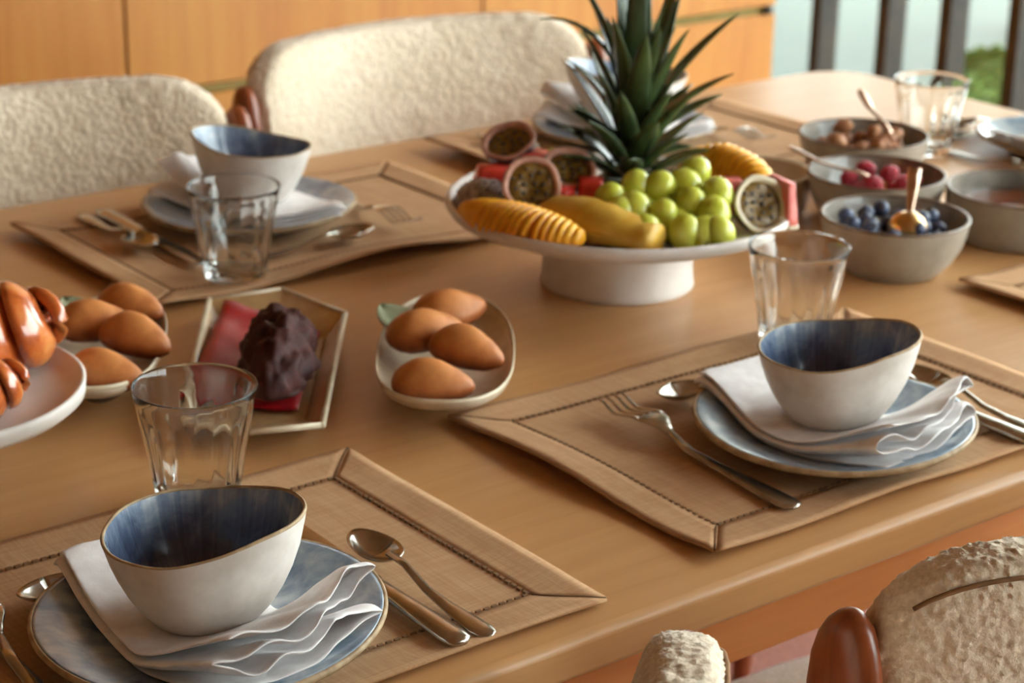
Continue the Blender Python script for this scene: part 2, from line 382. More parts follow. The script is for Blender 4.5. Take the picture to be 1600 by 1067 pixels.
for sx in (-1, 1):
    for sy in (-1, 1):
        cx, cy = (mx*0+sx*((X1-X0)/2-.11)), sy*((Y1-Y0)/2-.10)
        mk('leg', loft([rr for rr in [[(cx+x*s, cy+y*s, z) for x, y in rrect(-.035, .035, -.035, .035, .012, 4)] for z, s in ((0, .7), (TZ-.2, .95), (TZ-.031, 1))]]), 'oak_bounce_lit', tb, True)

# ------------------------------------------------------------------ chairs
def make_chair():
    t = thing('dining_chair', 'x', 'chair', (0, 0, 0))
    Wd, zt, zb = .252, .838, .52
    # backrest: local origin below the seat centre, back towards -y, ends sweep forward
    NU, NV = 250, 330
    def sec(u, v):
        s = -1 + 2*u
        e = (1-abs(s)**5.0)**(1/5.0) if abs(s) < 1 else 0
        endr = max(0., 1-((abs(s)-.70)/.30)**2.3) ** (1/2.3) if abs(s) > .70 else 1.
        hh = (zt-zb)/2*(.58+.42*endr); th = .028*max(.5, endr)**.5
        if abs(s) >= .9999: hh *= .02; th *= .05
        a = 2*PI*v; ca, sa = math.cos(a), math.sin(a); ex = 2/4.2
        zz = math.copysign(abs(sa)**ex, sa)*hh; nn = math.copysign(abs(ca)**ex, ca)*th
        x = s*Wd; ang = s*.55; y = -.26 + .085*s*s + nn*math.cos(ang); x -= nn*math.sin(ang)
        z = (zt+zb)/2 + zz; y -= (z-zb)*.10
        return Vector((x, y, z))
    us = [.5-.5*math.cos(PI*k/(NU-1)) for k in range(NU)]
    us = [.35*us[k]+.65*k/(NU-1) for k in range(NU)]
    V = []
    for u in us:                                              # even spacing around every cross-section
        P = [sec(u, j/720) for j in range(721)]; acc = [0.]
        for a, b in zip(P, P[1:]): acc.append(acc[-1]+(b-a).length)
        q = 0
        for j in range(NV):
            d = acc[-1]*j/NV
            while q < 719 and acc[q+1] < d: q += 1
            V.append(P[q].lerp(P[q+1], (d-acc[q])/max(1e-9, acc[q+1]-acc[q])))
    Fc = [(i*NV+j, i*NV+(j+1) % NV, (i+1)*NV+(j+1) % NV, (i+1)*NV+j) for i in range(NU-1) for j in range(NV)]
    Fc += [tuple(range(NV))[::-1], tuple((NU-1)*NV+j for j in range(NV))]
    me = mesh('backrest', (V, Fc), 'boucle')
    nrm = [v.normal.copy() for v in me.vertices]
    for v, n in zip(me.vertices, nrm):
        d = noise.voronoi(v.co*255)[0][0]; v.co += n*(  .0025*(1-min(1, d*1.5)) + .0008*noise.noise(v.co*70))
    me.update()
    link('backrest', me, t)
    # welted seam around the back panel
    pts = []
    for k in range(160):
        u = .03+.94*k/159; q_ = sec(u, .335); pts.append(q_ + Vector((0, -.7, .7))*(.0024+.0008*nz(u*60, 1.)))
    mk('seam', tube(pts, .0015, 6), 'stitch', t)
    # seat
    NS = 70
    def seat(u, v):
        a = 2*PI*u; ex = 2/4.5; ca, sa = math.cos(a), math.sin(a); b = -PI/2+PI*v
        rr = max(0, math.cos(b))**.35; x = math.copysign(abs(ca)**ex, ca)*.245*rr; y = math.copysign(abs(sa)**ex, sa)*.235*rr
        p = Vector((x, y, .435+.038*math.sin(b))); return p*1.0 + Vector((nz(x, y, p.z, 130),)*3)*.0015
    mk('seat', grid(NS, 30, seat), 'boucle', t)
    for sx in (-1, 1):
        # rear post: flattened plank outside the end of the backrest, rising from the rear leg
        P = [(sx*.235, -.25, 0), (sx*.243, -.232, .42), (sx*.252, -.208, .60), (sx*.262, -.198, .72), (sx*.266, -.200, .770), (sx*.266, -.202, .795), (sx*.266, -.203, .804)]
        Wp = [.012, .02, .029, .032, .028, .017, .004]
        secs = [[(p[0]+.0135*min(1, w/.016)*math.cos(a), p[1]+w*math.sin(a), p[2]) for a in (2*PI*j/16 for j in range(16))] for p, w in zip(P, Wp)]
        o = mk('rear_post', loft(secs), 'walnut', t); subsurf(o, 1)
        mk('dowel_pin', xf(lathe([(0, .003), (.006, .002), (.0075, 0), (.0075, -.004)], 16), (sx*.2790, -.201, .742), (0, sx*PI/2, 0)), 'walnut', o)
        mk('leg', tube([(sx*.215, .205, 0), (sx*.22, .205, .2), (sx*.222, .2, .405)], [.011, .016, .019], 12), 'walnut', t)
        mk('side_rail', tube([(sx*.23, -.235, .38), (sx*.222, .2, .38)], .014, 8), 'walnut', t)
    mk('front_rail', tube([(-.22, .2, .38), (.22, .2, .38)], .014, 8), 'walnut', t)
    return t
ch = make_chair()
spots = [((.400, .850), 0.33, 'cream boucle chair at the bottom edge, only a corner of its back showing'),
         ((1.085, .905), -.02, 'cream boucle chair seen from behind at lower right, with brown wooden post'),
         ((.896, 1.777), PI+.02, 'cream boucle chair at the far left, behind the ribbed tumbler and bowl'),
         ((1.476, 1.856), PI-.03, 'cream boucle chair in the upper middle, left of the pineapple leaves')]
for k, ((x, y), rz, lab) in enumerate(spots):
    o = ch if k == 0 else copy_tree(ch)
    o.location = (x, y, 0); o.rotation_euler = (0, 0, rz); o['label'] = lab; o['group'] = 'cream chairs around the table'

# ------------------------------------------------------------------ place mats
def make_mat(x0, x1, y0, y1, label, seed, lift=None, amp=1.0):
    cx, cy = (x0+x1)/2, (y0+y1)/2; w, d, b, th = (x1-x0)/2, (y1-y0)/2, .036, .0022
    t = thing('place_mat', label, 'place mat', T(cx, cy), 0, 'jute place mats')
    def hz(x, y):
        e = max(abs(x)/w, abs(y)/d); n = .5+.5*nz(x*9+seed*3.1, y*9, seed)
        h = .0006 + amp*.0045*n*sm(e, .86, 1.0)
        if lift: h += lift(x, y)
        return h
    def sheet(fn, nu, nv, zo, nm, mat='mat'):
        top = [(*fn(i/(nu-1), j/(nv-1)),) for j in range(nv) for i in range(nu)]
        V = [(x, y, hz(x, y)+zo+th) for x, y in top] + [(x, y, hz(x, y)+zo) for x, y in top]; N = nu*nv; Fc = []
        for j in range(nv-1):
            for i in range(nu-1):
                a = j*nu+i; q = (a, a+1, a+nu+1, a+nu); Fc += [q, tuple(N+z for z in q[::-1])]
        ring = [i for i in range(nu)] + [j*nu+nu-1 for j in range(1, nv)] + [(nv-1)*nu+i for i in range(nu-2, -1, -1)] + [j*nu for j in range(nv-2, 0, -1)]
        for a, c in zip(ring, ring[1:]+ring[:1]): Fc.append((a, N+a, N+c, c))
        return mk(nm, (V, Fc), mat, t, True)
    iw, id_ = w-b, d-b
    sheet(lambda u, v: (-iw-.004+2*(iw+.004)*u, -id_-.004+2*(id_+.004)*v), 40, 28, 0, 'panel')
    hem = [lambda u, v: ((-w+v*b) + u*2*(w-v*b), -d+v*b), lambda u, v: ((-w+v*b) + u*2*(w-v*b), d-v*b),
           lambda u, v: (-w+v*b, (-d+v*b)+u*2*(d-v*b)), lambda u, v: (w-v*b, (-d+v*b)+u*2*(d-v*b))]
    for k, h in enumerate(hem):
        g = .0011
        hh = (lambda u, v, h=h, k=k: (lambda p: (p[0], p[1]))((h(u, v))))
        def gap(u, v, h=h, k=k):
            x, y = h(g/ (2*w if k < 2 else 2*d) + u*(1-2*g/(2*w if k < 2 else 2*d)), v*.985); return x, y
        sheet(gap, 48, 6, .0010, 'hem')
    # ladder stitching along the inner edge of the hem
    parts = []
    for (ax, ay, bx, by) in ((-iw, -id_, iw, -id_), (-iw, id_, iw, id_), (-iw, -id_, -iw, id_), (iw, -id_, iw, id_)):
        L = math.hypot(bx-ax, by-ay); n = int(L/.0062)
        for q in range(n):
            f = (q+.5)/n; x, y = ax+(bx-ax)*f, ay+(by-ay)*f; r = .0019; r2 = .0011
            lx, ly = (r, r2) if ay == by else (r2, r); z = hz(x, y)+th+.001
            parts.append(box(x-lx, x+lx, y-ly, y+ly, z-.0012, z+.0008))
    tag(mk('stitching', join(*parts), 'stitch', t, False), kind='stuff')
    for sx in (-1, 1):                                          # mitred corner seams
        for sy in (-1, 1):
            mk('mitre_seam', tube([(sx*(w-f*b), sy*(d-f*b), hz(sx*(w-f*b), sy*(d-f*b))+th+.0008) for f in (.03, .3, .6, .97)], .0009, 5), 'stitch', t)
    return t
def liftA(x, y):       # the second mat's left edge and near edge ride up a little
    return .006*sm(-x, .13, .225)*(.5+.5*math.sin(y*24+1)) + .005*sm(-y, .11, .15)*sm(-x, -.04, .06)*(.5+.5*math.sin(x*15+.5))
def liftC(x, y): return .012*sm(-y, .08, .15)*math.exp(-((x-.02)/.09)**2) + .005*sm(-x, .16, .225)
def liftD(x, y): return .010*sm(-x, .15, .225)
make_mat(.325, .770, .872, 1.171, 'jute place mat under the nearest blue plate and bowl, bottom left', 1)
make_mat(.868, 1.313, .878, 1.180, 'jute place mat with fork, under the right hand blue plate by the near table edge', 2, liftA)
make_mat(.806, 1.262, 1.533, 1.832, 'jute place mat at the far left, in front of the left cream chair', 3, liftC)
make_mat(1.336, 1.790, 1.567, 1.867, 'jute place mat at the back behind the pineapple, under the far plate', 4, liftD)
make_mat(1.458, 1.905, .875, 1.172, 'jute place mat corner at the right edge of the photo, nothing on it', 5, lambda x, y: .004*sm(-x, .17, .223))

# ------------------------------------------------------------------ tableware: settings
MZ = .0036                                     # top of a mat
def plate_z(r):
    return .0095 + .0125*sm(r, .060, .112)
def make_plate(seed):
    t = thing('dinner_plate', 'x', 'plate')
    def wob(th): return 1 + .018*math.sin(2*th+seed) + .010*math.sin(3*th+2*seed)
    def zw(th): return .0016*math.sin(2*th+seed*1.7)
    def fn(th, k, r, z):
        w = wob(th) if r > .05 else 1+(wob(th)-1)*r/.05; f = sm(r, .06, .108); return (r*w*math.cos(th), r*w*math.sin(th), z+zw(th)*f)
    top = [(0, plate_z(0))] + [(r, plate_z(r)) for r in (.02, .04, .055, .065, .075, .085, .093, .099, .1030, .1052)]
    bot = [(.1048, plate_z(.1048)-.0045), (.09, .0105), (.07, .0045), (.062, .0), (.056, .0), (.054, .003), (0, .003)]
    mk('dish', lathe(top + bot, 72, fn), 'plate_blue', t)
    z = plate_z(.1065)
    mk('rim', lathe([(.1046, z-.0012), (.1054, z-.0002), (.1066, z+.0001), (.1078, z-.0010), (.1080, z-.0028), (.1062, z-.0050), (.103, z-.0058)], 72, fn, True), 'rim', t)
    return t
def make_bowl(seed, hi=-.66, wide=1.0):
    t = thing('breakfast_bowl', 'x', 'bowl')
    def R(th): return (1 + .045*math.cos(2*(th-hi)) + .03*math.cos(3*(th-hi)+.4*seed))*wide
    def H(th): return 1 + .13*math.cos(th-hi) + .045*math.cos(2*(th-hi)+.5) + .010*math.sin(4*th+seed) + .003*math.sin(9*th+2*seed)
    Hh = .060
    def fn(th, k, r, z):
        f = z/Hh; w = 1+(R(th)-1)*min(1, f*1.2+.1); return (r*w*math.cos(th), r*w*math.sin(th), z*(1+(H(th)-1)*max(0, f)**1.3))
    out = [(0, .0025), (.026, .0025), (.028, 0), (.033, 0), (.0355, .003), (.041, .010), (.0465, .020), (.0510, .031), (.0545, .043), (.0570, .054), (.0580, .0592)]
    inn = [(.0560, .0592), (.0545, .054), (.0520, .043), (.0483, .031), (.0435, .020), (.0370, .0115), (.026, .0075), (.012, .006), (0, .0058)]
    mk('outside', lathe(out, 80, fn), 'cream', t)
    mk('inside_glaze', lathe(inn, 80, fn), 'bowl_blue', t)
    mk('rim', lathe([(.0582, .0589), (.0578, .0599), (.0570, .0603), (.0562, .0599), (.0558, .0589), (.057, .0583)], 80, fn, True), 'rim', t)
    return t
def make_napkin(seed):
    t = thing('napkin', 'x', 'napkin')
    LAY = 4; NS = 44
    base = []                                                   # serpentine cross-section: (s across, layer, bulge)
    for k in range(LAY):
        row = [(-1+2*i/19, k, 0) for i in range(20)]
        if k % 2: row = row[::-1]
        base += row
        if k < LAY-1:
            sx = row[-1][0]; base += [(sx, k+.2, .62), (sx, k+.5, 1.), (sx, k+.8, .62)]
    def fn_(i, j):
        s, k, bu = base[i]; y01 = j/(NS-1)                      # 0 front, 1 back
        y = -.084 + .186*y01; fr = sm(-y, .016, .084); bk = sm(y, .0, .10)
        half = .047 + .010*fr - .006*bk
        cx = -.016 + .027*fr + .010*bk + .003*math.sin(y*45+seed)
        hf = .0026 + fr*(.0082+.0020*sm(s, -.5, 1)) + .0008*bk
        kk = k + fr*.34*(1.2*nz(s*2.2+seed, k*.9, 3.)+.7*math.sin(s*8+k*2.1+seed)+.45*sm(s, -.2, .6)*math.sin(s*21+k*3))*min(1, k)*(1 if 0 < k < LAY-1 else .6)
        kk = max(.0, kk)
        inner = 1-fr*.16*nz(math.floor(k)*2.3, seed, 8.)-fr*.05*k
        x = cx + s*half*inner + math.copysign(bu*hf*1.15, s)
        rr = math.hypot(x, y)
        zb = plate_z(min(rr, .112))+.0014
        if rr > .108: zb -= min(.006, (rr-.108)*.5)
        z = zb + kk*hf + fr*.0015*nz(x*90, y*60, seed+k)
        z += .0015*abs(nz(x*34, y*34, seed+5))*(1-fr)*sm(rr, .055, .075)*(k > .5)
        yy = y - fr*(.004*nz(s*2.5, k*.8, seed+2) + .006*math.cos(s*2.2)) + fr*.010*s
        return (x, yy, z)
    n = len(base)
    V = [fn_(i, j) for j in range(NS) for i in range(n)]
    Fc = [(j*n+i, j*n+i+1, (j+1)*n+i+1, (j+1)*n+i) for j in range(NS-1) for i in range(n-1)]
    o = mk('cloth', (V, Fc), 'linen', t); solidify(o, .0017, 0); subsurf(o, 1)
    return t
def bend(pts_w, zfn):                                            # flat outline section (y, half width, thickness) -> loft
    secs = []
    for y, w, th in pts_w:
        z = zfn(y); secs.append([(w*math.cos(a), y, z+th*math.sin(a)) for a in (2*PI*j/12 for j in range(12))])
    return loft(secs)
def spoon_parts(t, L, bw, bl, mat='steel', hw=.0085):
    zf = lambda y: .0025 + .010*sm(y, L-bl-.05, L-bl-.004)*1.0
    mk('handle', bend([(0, .0015, .0006), (.003, hw*.75, .0012), (.012, hw, .0014), (.03, hw*.86, .0014), (L*.3, hw*.62, .0014), (L*.45, hw*.42, .0016), (L-bl-.012, .0026, .0017), (L-bl+.006, .0036, .0014)], zf), mat, t)
    def f(u, v):
        a = 2*PI*u; r = v; y = math.sin(a)*r; x = math.cos(a)*r*(1-.16*y)
        return (x*bw, L-bl/2+y*bl/2, .0115 - .0088*(1-r*r)**.9 + .0008*y)
    solidify(mk('bowl', grid(33, 9, f), mat, t), .0011, 0)
def make_spoon(L=.158, bw=.0155, bl=.050, mat='steel'):
    t = thing('teaspoon', 'x', 'spoon'); spoon_parts(t, L, bw, bl, mat); return t
def make_fork(L=.215):
    t = thing('fork', 'x', 'fork')
    zf = lambda y: .0022 + .012*sm(y, L*.52, L*.76) - .006*sm(y, L*.78, L*.93) + .006*sm(y, L*.9, L)
    mk('handle', bend([(0, .002, .0008), (.003, .0085, .0015), (.012, .0105, .0017), (.04, .0090, .0017), (L*.35, .0062, .0018), (L*.55, .0042, .002), (L*.66, .0036, .002)], zf), 'steel', t)
    mk('head', bend([(L*.65, .0036, .002), (L*.69, .0070, .0017), (L*.73, .0120, .0014), (L*.765, .0142, .0012), (L*.785, .0142, .0010)], zf), 'steel', t)
    for k in range(4):
        x = -.0115+.00767*k; secs = []
        for f in range(9):
            y = L*.775+(L*.225)*f/8; w = .0020*(1-.45*(f/8)**2)
            secs.append([(x*(1-.03*f/8)+w*math.cos(a), y, zf(y)+.0010*math.sin(a)) for a in (2*PI*j/8 for j in range(8))])
        mk('tine', loft(secs), 'steel', t)
    return t
def make_knife(L=.215):
    t = thing('table_knife', 'x', 'knife')
    mk('handle', bend([(0, .004, .0018), (.003, .0085, .003), (.012, .0098, .0034), (.05, .0085, .0034), (.09, .0070, .0032), (.100, .0062, .003)], lambda y: .0038), 'steel', t)
    secs = []
    for y, a, b in ((.096, -.0055, .0055), (.102, -.0085, .0075), (.13, -.0098, .0078), (.17, -.0098, .0078), (.195, -.008, .0078), (.210, -.002, .0076), (L, .004, .0066)):
        secs.append([(a, y, .0030), ((a+b)/2, y, .0042), (b, y, .0046), (b, y, .0028), ((a+b)/2, y, .0024)])
    mk('blade', loft(secs), 'steel', t, False)
    return t
def make_glass(seed=0):
    t = thing('ribbed_tumbler', 'x', 'glass')
    H, n = .088, 18
    def rad(z): return .0285 + .0150*(z/H)**1.15
    prof = []
    zs = [0.0, .0015, .005, .011, .018, .026, .034, .042, .050, .058, .066, .071, .0745, .078, .082, .0855, .0872, .088]
    out = [(rad(z)-(.0022 if z == 0 else .0006 if z == .0015 else 0)-(.0003 if z > .087 else 0), z) for z in zs]
    inn = [(rad(z)-w, z) for z, w in ((.0878, .0012), (.0865, .0016), (.080, .0016), (.070, .0017), (.055, .0018), (.040, .0020), (.025, .0023), (.015, .0032), (.0105, .0075), (.0088, .014))] + [(0, .0084)]
    K = len(out)
    def fn(th, k, r, z):
        if k < K+1 and 0 < k <= K:
            f = (1-sm(z, .058, .078))*sm(z, .002, .010); c = abs(math.sin(n*th/2)); r -= .0011*f*(1-c)**1.2 - .0003*f
        return (r*math.cos(th), r*math.sin(th), z)
    mk('body', lathe([(0, .0006), (.018, .0006), (.0235, .0)] + out[1:] + inn, 144, lambda th, k, r, z: fn(th, k-2, r, z)), 'glass', t)
    return t
def put(o, label, x, y, z, rz, group, cat=None):
    o.location = T(x, y, z); o.rotation_euler = (0, 0, rz); o['label'] = label; o['group'] = group; return o
plates = [make_plate(s) for s in (1.0, 2.3, 3.1, 4.4, 5.2)]
bowls = [make_bowl(1.0), make_bowl(2.0), make_bowl(3.3), make_bowl(4.1, -.4, 1.22), make_bowl(5)]
spoon0, fork0, knife0, glass0 = make_spoon(), make_fork(), make_knife(), make_glass()
used = set()
def inst(o):
    if o.name in used: return copy_tree(o)
    used.add(o.name); return o
SET = [(.540, .975, 0, 'nearest setting at bottom left'), (1.082, .976, .0, 'right hand setting by near edge'),
       (1.021, 1.728, PI, 'far left setting before the chair'), (1.558, 1.770, PI, 'far setting behind the pineapple'),
       (1.962, 1.434, PI/2, 'table end setting at right edge')]
for k, (cx, cy, rz, where) in enumerate(SET):
    def w(x, y): return (cx+x*math.cos(rz)-y*math.sin(rz), cy+x*math.sin(rz)+y*math.cos(rz))
    mz = MZ if k < 4 else 0.0
    put(plates[k], 'round blue glazed plate with tan rim, ' + where, cx, cy, mz-.0006, rz + .4*k, 'blue plates')
    napkin = make_napkin(k*3.7+1)
    put(napkin, 'folded white linen napkin under the bowl, ' + where, cx, cy, mz, rz, 'white napkins')
    put(bowls[k], 'cream bowl with dark blue inside, ' + where, *w(-.004, -.002), mz+.0215, rz, 'cream and blue bowls')
    g = 'steel cutlery'
    for ob, nm, lx, ly, a in ((fork0, 'steel fork left of the plate, ', -.117, -.078, -.055), (knife0, 'steel knife right of the plate, ', .116, -.101, -.02), (spoon0, 'steel teaspoon outside the knife, ', .137, -.102, -.03), (spoon0, 'steel dessert spoon above the plate, ', .09, .124, PI/2+.02)):
        if k == 4 and ob is fork0: continue
        if k == 3 and 'dessert' in nm: continue
        if k == 0 and 'dessert' in nm: lx, ly = .078, .100
        p = w(lx, ly); put(inst(ob), nm + where, p[0], p[1], mz+.0010, rz+a, g)
for (x, y), lab in (((.634, 1.155), 'clear ribbed glass tumbler behind the nearest bowl'), ((.914, 1.577), 'clear ribbed glass tumbler before the far left bowl'),
                    ((1.213, 1.147), 'clear ribbed glass tumbler between the fruit stand and right hand bowl'), ((1.822, 1.531), 'clear ribbed glass tumbler at the far right, behind the nut bowl')):
    put(inst(glass0), lab, x, y, MZ if y < 1.18 else .0002 if x > 1.5 else MZ, random.random(), 'ribbed tumblers')

# ------------------------------------------------------------------ fruit stand
SX, SY = 1.205, 1.37
RU, RV = Vector((.785, -.619, 0)), Vector((.619, .785, 0))           # handy axes: along the picture's breadth and depth
def fp(u, v, z): 
    p = RU*u + RV*v; return (SX+p.x, SY+p.y, TZ+z)
st = thing('cake_stand', 'wide white ceramic cake stand with short round foot', 'cake stand', T(SX, SY))
mk('platter', lathe([(0, .066), (.08, .0665), (.12, .0685), (.145, .073), (.155, .078), (.1585, .0815), (.1605, .082), (.162, .0805), (.1618, .075), (.158, .0695), (.14, .0625), (.11, .0575), (.076, .0555), (0, .0555)], 96), 'white_ceramic', st)
mk('foot', lathe([(0, .0555), (.0715, .0555), (.0705, .050), (.0705, .02), (.0715, .006), (.0725, .0015), (.071, 0), (.064, 0), (.062, .003), (0, .003)], 80), 'white_ceramic', st)
FZ = .067
# pineapple with its crown of leaves
pa = thing('pineapple', 'spiky dark green pineapple crown standing on the fruit platter', 'pineapple', fp(.012, .035, FZ))
mk('body', lathe([(0, 0), (.026, 0), (.034, .006), (.036, .016), (.03, .026), (.016, .032), (0, .033)], 24, lambda th, k, r, z: (r*(1+.05*math.sin(8*th+k*2))*math.cos(th), r*(1+.05*math.sin(8*th+k*2))*math.sin(th), z)), 'pineskin', pa)
def leaf_mesh(Ln, wd, az, el, curl, base_z, base_r, twist=0):
    n = 12; V = []; Fc = []
    ca, sa = math.cos(az), math.sin(az); e = el; r, z = base_r, base_z
    out = Vector((ca, sa, 0)); side = Vector((-sa, ca, 0)); p = out*base_r + Vector((0, 0, base_z))
    for k in range(n+1):
        f = k/n; d = out*math.cos(e) + Vector((0, 0, 1))*math.sin(e); nn = out*-math.sin(e) + Vector((0, 0, 1))*math.cos(e)
        w = wd*1.08*(1-f**2.6)*(.75+.5*math.sin(min(1, f*2)*PI/2)*.5); sd = (side*math.cos(twist*f) + nn*math.sin(twist*f))
        for s, h in ((-1, .35), (-.5, .1), (0, 0), (.5, .1), (1, .35)): V.append(tuple(p + sd*w*s + nn*w*h))
        p = p + d*(Ln/n); e -= curl/n*(.4+1.2*f)
    for k in range(n):
        for j in range(4): a = k*5+j; Fc.append((a, a+1, a+6, a+5))
    return V, Fc
rng = random.Random(11); nl = 46
ua = math.atan2(RU.y, RU.x)
for k in range(nl):
    f = k/(nl-1); az = k*2.39996+.3; el = .35 + 1.05*f**.8 + rng.uniform(-.08, .08); Ln = (.050+.055*f)*rng.uniform(.9, 1.12) if f < .72 else rng.uniform(.10, .145)
    o = mk('leaf', leaf_mesh(Ln, .0105+.002*rng.random(), az, el, rng.uniform(.15, .7)*(1-.6*f), .016+.062*f, .020*(1-f)+.004, rng.uniform(-.25, .25)), 'crown', pa); solidify(o, .0012, 0)
# the long leaves that stand out: direction from the picture's right, elevation, length, curl, start height
for pa_, el, Ln, curl, bz in ((0.1, .98, .138, .32, .075), (-.1, .72, .105, .25, .066), (.15, .60, .090, .2, .058), (3.05, 1.38, .135, 1.75, .085), (3.3, 1.30, .165, .55, .090), (2.9, .95, .088, .4, .070), (3.4, .75, .075, .3, .052), (3.0, .60, .062, .3, .042), (.3, 1.32, .17, .12, .090), (2.6, 1.46, .18, .08, .090), (-1.6, 1.50, .185, .05, .088), (-.3, .45, .055, .2, .040)):
    o = mk('leaf', leaf_mesh(Ln, .0118, ua+pa_, el, curl, bz, .006, .15), 'crown', pa); solidify(o, .0012, 0)
# sliced mango cheeks
def mango(label, path, wd, hgt, n):
    c = sum((Vector(p) for p in path), Vector())/len(path)
    t = thing('sliced_mango', label, 'mango', tuple(c), 0, 'sliced mango cheeks')
    P = [Vector(p)-c for p in path]
    def at(f):
        x = f*(len(P)-1); i = min(int(x), len(P)-2); return P[i].lerp(P[i+1], x-i)
    for k in range(n):
        f = (k+.5)/n; p = at(f); d = (at(min(1, f+.02))-at(max(0, f-.02))).normalized(); a = math.atan2(d.y, d.x)
        env = max(.25, math.sin(PI*(.07+.86*f)))**.6; L = (at(1)-at(0)).length/n
        def cut(x, y, z): return (x, y, max(z, -.25))
        s = sphere(1, 14, 8, cut)
        mk('slice', xf(s, p + Vector((0, 0, hgt*env*.25)), (0, .22, a), (L*1.0, wd*env, hgt*env)), 'mango', t)
    return t
mango('ridged orange mango cheek at the front left of the platter', [fp(-.142, -.048, .079), fp(-.115, -.084, .077), (fp(-.078, -.113, .077)), fp(-.04, -.130, .078)], .025, .022, 19)
mango('ridged orange mango cheek at the back right of the platter', [fp(.058, .075, .094), fp(.095, .052, .094), fp(.123, .018, .088), fp(.140, -.025, .082)], .022, .026, 16)
# pineapple wedge
def wedge():
    a, b = Vector(fp(-.062, -.072, 0)), Vector(fp(.020, -.132, 0)); d = (b-a); ang = math.atan2(d.y, d.x); L = d.length
    t = thing('pineapple_wedge', 'yellow pineapple wedge lying between mango and grapes', 'pineapple', fp(-.021, -.098, FZ+.0035), ang)
    secs = []
    for k in range(15):
        f = k/14; x = (-.5+f)*L*1.12; e = .70+.30*math.sin(PI*min(1, f*1.05+.10))**.7; w = .026*e; h = .033*e
        secs.append([(x+.006*nz(j*.7, k*.5), w*math.copysign(abs(math.cos(q))**.8, math.cos(q)), max(0., h*.5+h*.55*math.copysign(abs(math.sin(q))**1.25, math.sin(q))*(1+.16*nz(k*.9, j*.8)))) for j, q in ((j, 2*PI*j/18) for j in range(18))])
    mk('flesh', loft(secs), 'pineapple', t)
wedge()
# grapes
gb = thing('grape_bunch', 'bunch of round green grapes at the front right of the platter', 'grapes', fp(.05, -.08, FZ))
gc = Vector(fp(.05, -.08, FZ))
GP = [(1083, 275), (1025, 303), (988, 300), (1067, 295), (1117, 312), (1028, 348), (1075, 330), (985, 340), (945, 322), (1000, 376), (1062, 378), (1090, 377), (1117, 378), (1110, 347), (960, 347), (1006, 322), (1046, 366), (1028, 378), (975, 372), (1050, 318), (1095, 352)]
gm = {}
for k, (px, py) in enumerate(GP):
    v = -.110 + (378-py)/103*.078 + (.016 if k > 14 else 0); z = max(FZ+.015, .075 + (320-645*v-py)/1610); u = (px-968)/(1742*(1-.35*v))
    r = (.0142, .0150, .0135)[k % 3]
    if r not in gm: gm[r] = mesh('grape', sphere(r, 20, 14, lambda x, y, z: (x, y, z*1.14)), 'grape')
    o = link('grape', gm[r], gb); o.location = Vector(fp(u, v, z))-gc; o.rotation_euler = (rng.uniform(-.8, .8), rng.uniform(-.8, .8), rng.random()*6)
mk('stem', tube([Vector(fp(a, b, c))-gc for a, b, c in ((.05, -.02, .085), (.045, -.05, .092), (.04, -.075, .088), (.03, -.09, .082))], [.002, .0022, .0018, .0015], 8), 'stem', gb)
# passion fruit halves
def passion(label, u, v, z, facing, r=.026, pith='pf_pith'):
    t = thing('passion_fruit_half', label, 'passion fruit', fp(u, v, z), 0, 'halved passion fruits')
    t.rotation_mode = 'QUATERNION'; d = (RU*facing[0] + RV*facing[1] + Vector((0, 0, facing[2]))).normalized()
    t.rotation_quaternion = Vector((0, 0, 1)).rotation_difference(d)
    mk('skin', lathe([(0, -r*.95)] + [(r*math.cos(a), r*.95*math.sin(a)) for a in (-1.3, -1.0, -.7, -.4, -.15, 0)], 32), 'pf_skin', t)
    mk('pith', lathe([(r*1.002, -.001), (r*1.0, .0006), (r*.93, .001), (r*.82, .0002), (r*.78, -.003), (r*.80, -.006)], 36, lambda th, k, q, z: (q*(1+.02*math.sin(5*th))*math.cos(th), q*(1+.02*math.sin(5*th))*math.sin(th), z)), pith, t)
    mk('pulp', lathe([(r*.80, -.004), (r*.66, -.0022), (r*.42, -.003), (r*.2, -.005), (0, -.006)], 30, lambda th, k, q, z: (q*math.cos(th), q*math.sin(th), z+.0022*nz(q*math.cos(th)*150, q*math.sin(th)*150, z*9))), 'pf_pulp', t)
    sd = sphere(1, 8, 6, lambda x, y, z: (x*.0016, y*.0026, z*.0012)); me = mesh('seed', sd, 'pf_seed')
    for k in range(15):
        a = k*2.4; q = r*.68*math.sqrt((k+.6)/15); o = link('seed', me, t); o.location = (q*math.cos(a), q*math.sin(a), -.0022 if q > r*.4 else -.0035); o.rotation_euler = (0, 0, a*1.7)
passion('halved passion fruit facing the camera behind the front mango', -.083, -.055, .108, (.05, -.9, .42), .0265)
passion('halved passion fruit with pink skin, topmost at the left of the platter', -.105, .034, .126, (-.25, -.45, .85), .026)
passion('halved passion fruit lying face up left of the pineapple crown', -.048, -.006, .112, (.1, -.55, .85), .025)
passion('halved passion fruit with pale rim at the right, behind a tumbler', .124, -.062, .096, (.38, -.82, .45), .027, 'rind')
